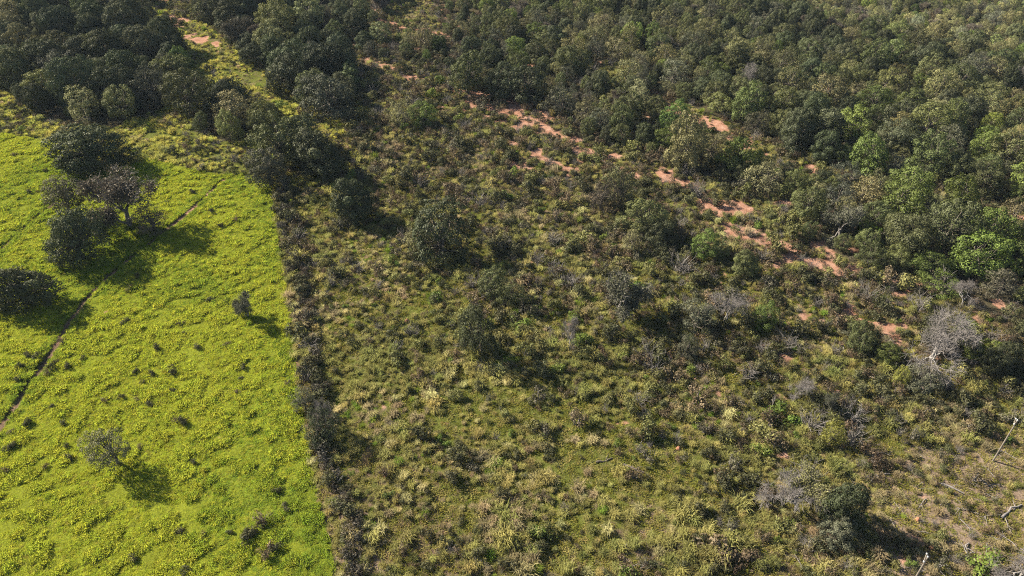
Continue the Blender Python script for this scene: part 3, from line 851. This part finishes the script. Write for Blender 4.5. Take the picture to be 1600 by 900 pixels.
r = np.random.default_rng(33)
sx, sy = poisson_jitter(-235, 250, 45, 345, 1.42, r)
ok = in_view(sx, sy, 100, 60) & ~in_pasture(sx, sy)
sx, sy = sx[ok], sy[ok]
px, py, ps = to_px(sx, sy)
fm = forest_mask(sx, sy)
sa = sand_amount(sx, sy)
dens = grid_map(SHRUB_D, px, py)
cl = fbm(sx, sy, 9.0, 55, 3)
prob = np.clip(dens * 1.25 + (cl - 0.5) * 1.5, 0, 1) * np.where(fm, 0.9, 1.0) * (1 - 0.82 * np.clip(sa * 1.2, 0, 1))
cd = dist_line(sx, sy, CORRIDOR); prob *= np.where(cd < 6.5, 0.25, 1)
prob = np.maximum(prob, 0.5 * inside(sx, sy, TRAIL_FRONT) * (1 - np.clip(sa * 1.2, 0, 1)))
keep = (r.random(len(sx)) < prob * 0.92) & (dist_line(sx, sy, HEDGE) > 2.0)
sx, sy, px, py, ps, fm, dens = (a[keep] for a in (sx, sy, px, py, ps, fm, dens))
srad = np.clip(r.lognormal(math.log(0.88), 0.45, len(sx)), 0.3, 2.4) * (0.75 + 0.5 * dens)
shgt = srad * r.uniform(0.9, 1.4, len(sx))
tn = fbm(sx, sy, 14.0, 71, 2) + r.normal(0, 0.16, len(sx))
skd = np.select([tn < 0.36, tn < 0.50, tn < 0.58, tn < 0.67, tn < 0.71], [0, 4, 1, 2, 3], 2)
skd = np.where(r.random(len(sx)) < 0.07, 5, skd)
skd = np.where((r.random(len(sx)) < 0.22), 0, skd)
brn = np.where(py < 480, 0.34, np.where(px > 880, 0.36, 0.12))
skd = np.where(r.random(len(sx)) < brn, np.where(r.random(len(sx)) < 0.8, 1, 5), skd)
nearhand = np.zeros(len(sx), bool)
for x, y, w in taken: nearhand |= np.hypot(sx - x, sy - y) < w * 0.5
good = np.where(~fm & ~nearhand & (px > 2) & (px < 1598) & (py > 8) & (py < 896))[0]
good = good[np.argsort(-(srad * ps)[good])]
ssing = set(good[:250].tolist())

def scrub_area(x, y):
    if x < 430 and y < 300: return "the yellow clearing above the pasture"
    if y < 130: return "the open scrub near the top edge"
    if y < 260 and x < 760: return "the scrub slope below the corridor wood"
    if y < 300 and x < 1050: return "the sandy slope below the woodland front"
    if y < 480 and x > 1030: return "the slope around the red sand patches" if x < 1320 else "the strip at the woodland's foot"
    if x > 1380 and y > 690: return "the dry cleared strip near the poles"
    if x > 1250: return "the scrub around the bare grey tree" if y < 640 else "the lower right scrub"
    if x > 880 and y < 600: return "the thicket around the bleached tree"
    if x > 1000: return "the brown thicket in the lower right centre"
    if y < 420: return "the grassy scrub near the solitary domed tree"
    if y < 640: return "the tussock scrub beside the hedgerow" if x < 680 else "the scrub around the dark drooping tree"
    return "the tussock meadow by the bottom edge" if y > 780 else "the tussock meadow in the lower middle"

sm = []
for i in range(len(sx)):
    kind, colr, word = SKIND[skd[i]]
    if i in ssing:
        a = scrub_area(px[i], py[i])
        big = "large" if srad[i] > 1.9 else "medium" if srad[i] > 1.45 else "small"
        col = tuple(np.array(colr) * r.uniform(0.8, 1.2))
        plant_shrub(sx[i], sy[i], srad[i], shgt[i], kind, i, "%s %s shrub in %s" % (big, word, a), "shrubs of " + a, col)
    else: sm.append(i)
sm = np.array(sm)
sprot = []; smap = {}
for q, (kind, colr, word) in enumerate(SKIND):
    for k in range(3 if kind == 'twig' else 5):
        smap.setdefault(q, []).append(len(sprot))
        sprot.append((SH_TWIG[k] if kind == 'twig' else SPROT[kind][k][0], colr))
scatter("scrub", np.stack([sx[sm], sy[sm], height(sx[sm], sy[sm])], 1), np.stack([np.zeros(len(sm))] * 2 + [r.uniform(0, 6.28, len(sm))], 1),
        np.stack([srad[sm], srad[sm], shgt[sm]], 1), np.array([smap[skd[i]][i % len(smap[skd[i]])] for i in sm]), sprot,
        "low scrub of small dark, olive and brown bushes between the larger shrubs", "scrub")

# hedgerow along the pasture
r = np.random.default_rng(44)
seg = np.diff(HEDGE, axis=0); sl = np.hypot(seg[:, 0], seg[:, 1]); tot = sl.sum()
d = 0.0; kk = 0
while d < tot:
    j = int(np.searchsorted(np.cumsum(sl), d)); j = min(j, len(sl) - 1)
    t = (d - (np.cumsum(sl)[j] - sl[j])) / sl[j]
    p = HEDGE[j] + seg[j] * t; nrm = np.array([seg[j][1], -seg[j][0]]) / sl[j]
    if nrm[0] < 0: nrm = -nrm
    p = p + nrm * (1.9 + r.normal() * 1.0)
    q = to_px(p[0], p[1])
    rad = min(r.lognormal(0.36, 0.3), 2.7)
    c, w, kd = [((0.085, 0.068, 0.045), "brown", 'open'), (S_DARK, "dark green", 'dense'), ((0.065, 0.058, 0.045), "dull grey-brown", 'open'), (S_GREY, "leafless grey", 'twig')][int(r.choice(4, p=[0.24, 0.42, 0.24, 0.10]))]
    part = "upper end" if q[1] < 400 else "middle" if q[1] < 600 else "lower middle" if q[1] < 750 else "lower end"
    plant_shrub(p[0], p[1], rad, rad * r.uniform(0.85, 1.25), kd, kk, "%s shrub in the %s of the pasture hedgerow" % (w, part), "hedgerow shrubs, " + part, c, name="hedgerow_shrub")
    d += rad * r.uniform(0.4, 0.75); kk += 1

# dark weeds standing in the pasture
r = np.random.default_rng(45)
WEEDS = [(88, 567), (80, 578), (108, 575), (74, 585), (43, 557), (33, 575), (98, 536), (196, 506), (246, 546), (283, 508), (288, 522), (307, 544), (356, 541), (212, 583), (223, 599), (266, 576),
         (272, 586), (240, 586), (214, 626), (234, 634), (190, 622), (165, 628), (129, 561), (286, 662), (278, 660), (84, 638), (98, 664), (18, 677), (44, 665), (12, 703), (72, 731), (106, 700), (110, 716),
         (10, 740), (28, 596), (376, 594), (372, 614), (380, 576), (271, 613), (450, 601), (330, 472), (350, 473), (204, 454), (216, 434), (200, 705), (218, 700), (305, 725), (360, 832), (408, 825), (392, 838), (385, 846), (412, 815),
         (446, 796), (432, 770), (420, 868), (434, 860), (280, 835), (318, 838), (210, 875), (290, 895), (58, 300), (48, 302), (72, 268), (250, 280), (262, 318), (330, 332), (24, 245), (300, 302), (345, 355), (370, 345), (60, 560), (20, 700)]
for k, (a, b) in enumerate(WEEDS):
    x, y = at(a, b); x = float(x); y = float(y)
    rad = r.uniform(0.6, 1.15) * (1.5 if 380 < a < 450 and b > 790 else 1.0)
    part = "upper" if b < 400 else "middle" if b < 620 else "lower"
    side = "trail" if dist_line(np.array([x]), np.array([y]), PATH)[0] < 9 else "hedgerow" if a > 320 else "open grass"
    plant_shrub(x, y, rad, rad * r.uniform(0.9, 1.3), 'dense' if k % 3 else 'open', k, "small dark weed clump in the %s pasture by the %s" % (part, side), "weeds in the %s pasture by the %s" % (part, side),
                S_DARK if k % 3 else S_BROWN, name="weed_clump", cat="weed")
# bright and special bushes
for a, b, w, c, lab in [(905, 538, 40, S_GREEN, "vivid green bush at the foot of the slim dead trunk"), (1215, 650, 56, S_GREEN, "vivid green bush under the thin dead sapling"), (1235, 662, 40, S_GREEN, "second vivid green bush beside the thin dead sapling"),
                        (1540, 890, 74, S_GREEN, "bright green bush at the bottom right corner"), (1575, 690, 24, S_GREEN, "bright green bush beside the standing utility pole"), (1425, 885, 26, S_GREEN, "small green bush by the lower utility pole"),
                        (1120, 860, 76, S_BROWN, "brown matted bush at the bottom edge"), (700, 300, 40, S_BROWN, "brown bush above the wide tangled scrub tree"), (1165, 875, 50, S_BROWN, "smaller brown bush beside the matted one at the bottom"),
                        (740, 735, 40, S_GREY, "grey-brown bush alone in the tussock meadow"), (525, 790, 44, S_GREY, "pale grey bush at the hedgerow's lower end"), (845, 840, 46, S_GREEN, "fresh green bush in the lower meadow")]:
    x, y = at(a, b); s = float(to_px(x, y)[2]); rad = w / s / 2
    plant_shrub(float(x), float(y), rad, rad * 0.8, 'dense' if c is not S_GREY else 'open', int(a), lab, None, c)

# ------------------------------------------------------------------ grass
r = np.random.default_rng(50)
PT = [tuft_proto(800 + k, 60, 0.42, 0.40, 0.045, 0.4, 0.36) for k in range(4)]
G_P = [(0.335, 0.370, 0.036), (0.365, 0.395, 0.044), (0.235, 0.295, 0.034), (0.32, 0.325, 0.050)]
x, y = poisson_jitter(-175, 5, 45, 235, 0.40, r)
ok = in_pasture(x, y) & in_view(x, y, 130, 60); x, y = x[ok], y[ok]
pd = dist_line(x, y, PATH); pd2 = dist_line(x, y, PATH2); ok = (pd > 0.25 + 0.65 * vnoise(x, y, 3.0, 12)) & (pd2 > 0.9 * vnoise(x, y, 3.0, 14)); x, y = x[ok], y[ok]
lush = fbm(x, y, 16.0, 23, 2); pxx, pyy, _ = to_px(x, y)
lush = lush + np.clip((pxx - 330) / 500, -0.4, 0.25) * np.clip((pyy - 500) / 300, 0, 1) - 0.15 * np.exp(-(dist_line(x, y, PATH) / 2.5) ** 2)
bump = np.clip((fbm(x, y, 1.6, 24, 2) - 0.30) / 0.40, 0, 1)
ps2 = 0.70 + 0.45 * bump
kk = np.where(r.random(len(x)) < np.clip((lush - 0.42) * 2.6, 0, 1), 2, np.where(bump > 0.55, 1, np.where(r.random(len(x)) < 0.14, 3, 0)))  # tall crests take the paler colour, a highlight put into the grass
near_path = (dist_line(x, y, PATH) < 2.2) | (dist_line(x, y, PATH2) < 2.2)
kk = np.where(near_path & (r.random(len(x)) < 0.7), 2, kk)  # deeper green along both tracks; also paints in the main trail's edge shading
pp = [(PT[k], c) for c in G_P for k in range(4)]
scatter("pasture_grass", np.stack([x, y, height(x, y) - 0.03], 1), np.stack([r.normal(0, 0.12, len(x)), r.normal(0, 0.12, len(x)), r.uniform(0, 6.28, len(x))], 1),
        np.stack([ps2, ps2, (0.34 + 1.40 * bump ** 1.6) * r.uniform(0.8, 1.2, len(x))], 1), kk * 4 + r.integers(0, 4, len(x)), pp, "bright yellow-green grass covering the sunlit pasture", "grass")

TU = [tuft_proto(820 + k, 150, 0.88, 0.60, 0.03, 0.5, 0.40) for k in range(4)]
SHORT = [tuft_proto(840 + k, 26, 0.26, 0.34, 0.06, 0.5, 0.42) for k in range(3)]
G_T = [(0.335, 0.305, 0.105), (0.43, 0.39, 0.18), (0.25, 0.245, 0.08), (0.18, 0.245, 0.038), (0.32, 0.26, 0.145), (0.40, 0.385, 0.09)]
x, y = poisson_jitter(-235, 250, 45, 345, 0.92, r)
ok = in_view(x, y, 90, 50) & ~in_pasture(x, y) & ~forest_mask(x, y); x, y = x[ok], y[ok]
pxx, pyy, _ = to_px(x, y)
sa = sand_amount(x, y)
bare = fbm(x, y, 8.0, 88, 3); turf_patch = np.exp(-(((pxx - 1010) / 150) ** 2 + ((pyy - 760) / 55) ** 2))
pr = np.clip(0.70 + 2.4 * (bare - 0.47) + 0.9 * (vnoise(x, y, 3.0, 131) - 0.5) - 0.65 * turf_patch, 0.06, 1) * (1 - np.clip(sa * 1.6, 0, 0.97))
pr *= np.where(pxx > 1380, np.where(pyy > 700, 0.36, 0.8), 1.0)
ok = r.random(len(x)) < pr; x, y, pxx, pyy = x[ok], y[ok], pxx[ok], pyy[ok]
tn = fbm(x, y, 10.0, 99, 2) + r.normal(0, 0.12, len(x)); dry = (pxx > 1360) & (pyy > 690)
kk = np.select([tn < 0.40, tn < 0.60, tn < 0.68, tn < 0.72], [2, 0, 1, 3], 4)
kk = np.where(dry & (r.random(len(x)) < 0.7), 4, kk)
kk = np.where((pyy < 300) & (kk == 1), 0, kk)
lushb = np.clip((pyy - 720) / 120, 0, 1) * np.exp(-((pxx - 900) / 330) ** 2)
kk = np.where(r.random(len(x)) < lushb * 0.75, np.where(r.random(len(x)) < 0.5, 0, 2), kk)
kk = np.where((pyy < 300) & (pxx < 560) & (r.random(len(x)) < 0.75), 5, kk)
ss = np.clip(r.lognormal(-0.22, 0.36, len(x)), 0.35, 1.9) * (0.7 + 0.7 * vnoise(x, y, 4.0, 120)) * (0.95 + 0.35 * lushb)
tt = [(TU[k], c) for c in G_T for k in range(4)]
scatter("tussock_grass", np.stack([x, y, height(x, y) - 0.03], 1), np.stack([r.normal(0, 0.12, len(x)), r.normal(0, 0.12, len(x)), r.uniform(0, 6.28, len(x))], 1),
        np.stack([ss, ss, ss * r.uniform(0.7, 1.15, len(x))], 1), kk * 4 + r.integers(0, 4, len(x)), tt, "pale tussock grass scattered over the scrubby meadow", "grass")

x, y = poisson_jitter(-60, 150, 45, 200, 0.62, r)
ok = in_view(x, y, 60, 40) & ~in_pasture(x, y) & ~forest_mask(x, y); x, y = x[ok], y[ok]
sa = sand_amount(x, y); ok = r.random(len(x)) < np.clip(1.25 - 1.0 * fbm(x, y, 5.0, 19, 2), 0, 1) * (1 - np.clip(sa * 1.6, 0, 1)); x, y = x[ok], y[ok]
ss = r.uniform(0.7, 1.4, len(x))
G_S = [(0.19, 0.175, 0.036), (0.27, 0.23, 0.075), (0.145, 0.15, 0.028)]
tt = [(SHORT[k], c) for c in G_S for k in range(3)]
scatter("short_turf", np.stack([x, y, height(x, y) - 0.02], 1), np.stack([np.zeros(len(x))] * 2 + [r.uniform(0, 6.28, len(x))], 1), np.stack([ss] * 3, 1), r.integers(0, 9, len(x)), tt,
        "short olive turf between the tussocks of the meadow", "grass")

# dead sticks lying about in the cleared strip
def stick_proto(seed):
    q = np.random.default_rng(seed); tb = Tubes()
    tb.tube(bent((-1, 0, 0.06), (1, 0, 0.1), q, 0.12, 5), np.linspace(0.06, 0.02, 5), 4)
    for _ in range(4):
        s = np.array([q.uniform(-0.5, 0.8), 0, 0.1]); tb.tube(np.stack([s, s + np.array([q.uniform(0.2, 0.6), q.normal() * 0.45, q.uniform(0, 0.3)])]), [0.03, 0.012], 3)
    return tb.mesh("stick", [M_PALE])
ST = [(stick_proto(860 + k), (1, 1, 1)) for k in range(3)]
x, y = poisson_jitter(-20, 130, 50, 170, 2.2, r)
pxx, pyy, _ = to_px(x, y)
pr = 0.55 * np.exp(-(((pxx - 1540) / 130) ** 2 + ((pyy - 830) / 110) ** 2)) + 0.10 * ((pxx > 1000) & (pyy > 420)) + 0.012
ok = (r.random(len(x)) < pr) & in_view(x, y, 40, 30) & ~in_pasture(x, y); x, y = x[ok], y[ok]
ss = r.uniform(0.5, 1.5, len(x))
scatter("fallen_sticks", np.stack([x, y, height(x, y) + 0.12], 1), np.stack([np.zeros(len(x))] * 2 + [r.uniform(0, 6.28, len(x))], 1), np.stack([ss] * 3, 1), r.integers(0, 3, len(x)), ST,
        "bleached dead sticks littering the dry ground", "sticks")

# ------------------------------------------------------------------ utility poles, stake, termite mounds, logs
def pole(bx, by, hgt, lab):
    x, y = at(bx, by); x = float(x); y = float(y)
    o = bpy.data.objects.new("utility_pole", None); COL.objects.link(o); o.location = (x, y, hz(x, y)); o.rotation_euler = (0, 0, 0.9)
    tb = Tubes(); tb.tube([(0, 0, -0.6), (0, 0, hgt * 0.5), (0, 0, hgt)], [0.13, 0.11, 0.085], 10); tb.tube([(0, 0, hgt), (0, 0, hgt + 0.05)], [0.095, 0.02], 10)
    add("shaft", tb.mesh("shaft", [M_POLE]), o)
    tb = Tubes(); tb.tube([(-0.75, 0.16, hgt - 0.35), (0.75, 0.16, hgt - 0.35)], [0.07, 0.07], 4); add("crossarm", tb.mesh("crossarm", [M_POLE]), o)
    tb = Tubes(); tb.tube([(0.42, 0.16, hgt - 0.37), (0.0, 0.12, hgt - 0.95)], [0.03, 0.03], 4); add("brace", tb.mesh("brace", [M_STEEL]), o)
    tb = Tubes(); tb.tube([(0, 0, 0), (0, 0, 0.1), (0, 0, 0.12), (0, 0, 0.22), (0, 0, 0.3)], [0.05, 0.05, 0.13, 0.11, 0.05], 8)
    ins = tb.mesh("insulator", [M_PORC])
    for ox, oz in ((-0.65, hgt - 0.29), (0.65, hgt - 0.29)): add("insulator", ins, o, (ox, 0.16, oz))
    add("insulator", ins, o, (0, 0, hgt + 0.04))
    tag(o, lab, "utility pole", "utility poles in the cleared strip")
pole(1551, 721, 8.6, "pale wooden utility pole standing whole at the right edge of the scrub")
pole(1412, 934, 8.6, "utility pole rising from below the bottom edge, only its top showing")

x, y = at(1526, 674); tb = Tubes(); tb.tube(bent((0, 0, -0.3), (0.35, 0, 2.6), np.random.default_rng(1), 0.05, 5), np.linspace(0.13, 0.09, 5), 7)
tb.tube([(0.35, 0, 2.58), (0.36, 0, 2.62)], [0.09, 0.01], 7)
o = add("wooden_stake", tb.mesh("wooden_stake", [M_DEAD]), None, (float(x), float(y), hz(float(x), float(y))))
tag(o, "short pale leaning stake beyond the utility pole", "stake")

def mound_mesh(seed, hgt, rad):
    q = np.random.default_rng(seed); k = 14; m = 7
    t = np.linspace(0, 1, m); V = []
    for j, tt_ in enumerate(t):
        rr = rad * (1 - tt_ ** 1.8) ** 0.6 * (1 + 0.1 * q.normal()) + 0.02
        for i in range(k):
            a = i * 2 * math.pi / k; w = 1 + 0.18 * math.sin(3 * a + seed + tt_ * 2) + 0.08 * q.normal()
            V.append((math.cos(a) * rr * w, math.sin(a) * rr * w, -0.15 + tt_ * hgt))
    V = np.array(V); i = np.arange(m - 1)[:, None] * k + np.arange(k)[None]; j = np.arange(m - 1)[:, None] * k + (np.arange(k)[None] + 1) % k
    top = np.arange((m - 1) * k, m * k)[None]
    return mesh_np("termite_mound", V, [np.stack([i, j, j + k, i + k], -1).reshape(-1, 4), top], [M_MOUND], smooth=True)
for a, b, w, lab in [(603, 745, 0.36, "small orange termite mound in the lower tussock meadow"), (636, 503, 0.45, "small red termite mound in the scrub beside the hedgerow"),
                     (1434, 813, 0.36, "small pale-orange termite mound in the dry cleared strip"), (1456, 857, 0.42, "orange earth mound beside the lower utility pole"),
                     (1060, 702, 0.36, "small orange termite mound next to dark bushes in the lower right centre"), (738, 423, 0.36, "red termite mound below the wide tangled scrub tree")]:
    x, y = at(a, b); o = add("termite_mound", mound_mesh(a, w * 2.0, w), None, (float(x), float(y), hz(float(x), float(y)))); tag(o, lab, "termite mound", "termite mounds")

for a, b, L_, rz, lab in [(944, 720, 2.6, 0.3, "dark fallen log on the smooth turf of the lower meadow"), (990, 733, 3.2, -0.5, "longer dark fallen log in the turf beside a tussock"), (1370, 745, 4.0, 0.2, "pale fallen log in the dry right-hand scrub"),
                          (1480, 760, 4.2, -0.7, "bleached fallen trunk below the utility pole"), (1580, 800, 4.5, 0.5, "bleached fallen trunk at the right edge"), (1510, 870, 4.5, 1.0, "long pale log by the bottom right bush"), (1250, 850, 3.0, 0.9, "grey log by the foot of the bottom trees")]:
    x, y = at(a, b); q = np.random.default_rng(a); tb = Tubes()
    tb.tube(bent((-L_ / 2, 0, 0.12), (L_ / 2, 0, 0.2), q, 0.06, 6), np.linspace(0.2, 0.09, 6), 7)
    tb.tube(bent((L_ * 0.1, 0, 0.2), (L_ * 0.35, L_ * 0.22, 0.5), q, 0.1, 4), np.linspace(0.08, 0.03, 4), 5)
    o = add("fallen_log", tb.mesh("fallen_log", [M_PALE if "dark" not in lab else M_BARK]), None, (float(x), float(y), hz(float(x), float(y))), (0, 0, rz)); tag(o, lab, "log", "fallen logs")

# ------------------------------------------------------------------ look-alikes are told apart by their order from the left
ORD = "first second third fourth fifth sixth seventh eighth ninth tenth eleventh twelfth thirteenth fourteenth fifteenth sixteenth seventeenth eighteenth nineteenth twentieth".split()
bucket = {}
for o in list(COL.objects):
    if o.parent is None and "category" in o and "kind" not in o: bucket.setdefault(o["label"], []).append(o)
for lab, obs in bucket.items():
    if len(obs) < 2: continue
    obs.sort(key=lambda o: float(to_px(o.location.x, o.location.y)[0]))
    for k, o in enumerate(obs):
        if len(obs) == 2: t = ("the left one", "the right one")[k]
        else: t = (ORD[k] if k < 20 else "%dth" % (k + 1)) + " from left"
        full = lab + ", " + t
        o["label"] = full if len(full.replace('-', ' ').split()) <= 16 else full.split(" ", 1)[1] if full.split()[0] in ("large", "medium", "small") else full

# ------------------------------------------------------------------ thin haze: the air between the viewer and the far woodland
hb = np.array([(x, y, z) for x in (-4300, 4300) for y in (-4300, 4300) for z in (-6.0, CAM_H + 6.0)], float)
hf = np.array([(0, 1, 3, 2), (4, 6, 7, 5), (0, 4, 5, 1), (2, 3, 7, 6), (0, 2, 6, 4), (1, 5, 7, 3)])
hm, hnt, hout = new_mat("thin_haze")
pv = hnt.nodes.new("ShaderNodeVolumePrincipled")
pv.inputs["Color"].default_value = (0.66, 0.83, 1.0, 1); pv.inputs["Density"].default_value = 0.00005; pv.inputs["Anisotropy"].default_value = 0.0
hnt.links.new(pv.outputs[0], hout.inputs["Volume"])
haze = add("haze", mesh_np("haze", hb, [hf], [hm])); tag(haze, "thin bluish haze over the far woodland", "haze", None, "stuff")
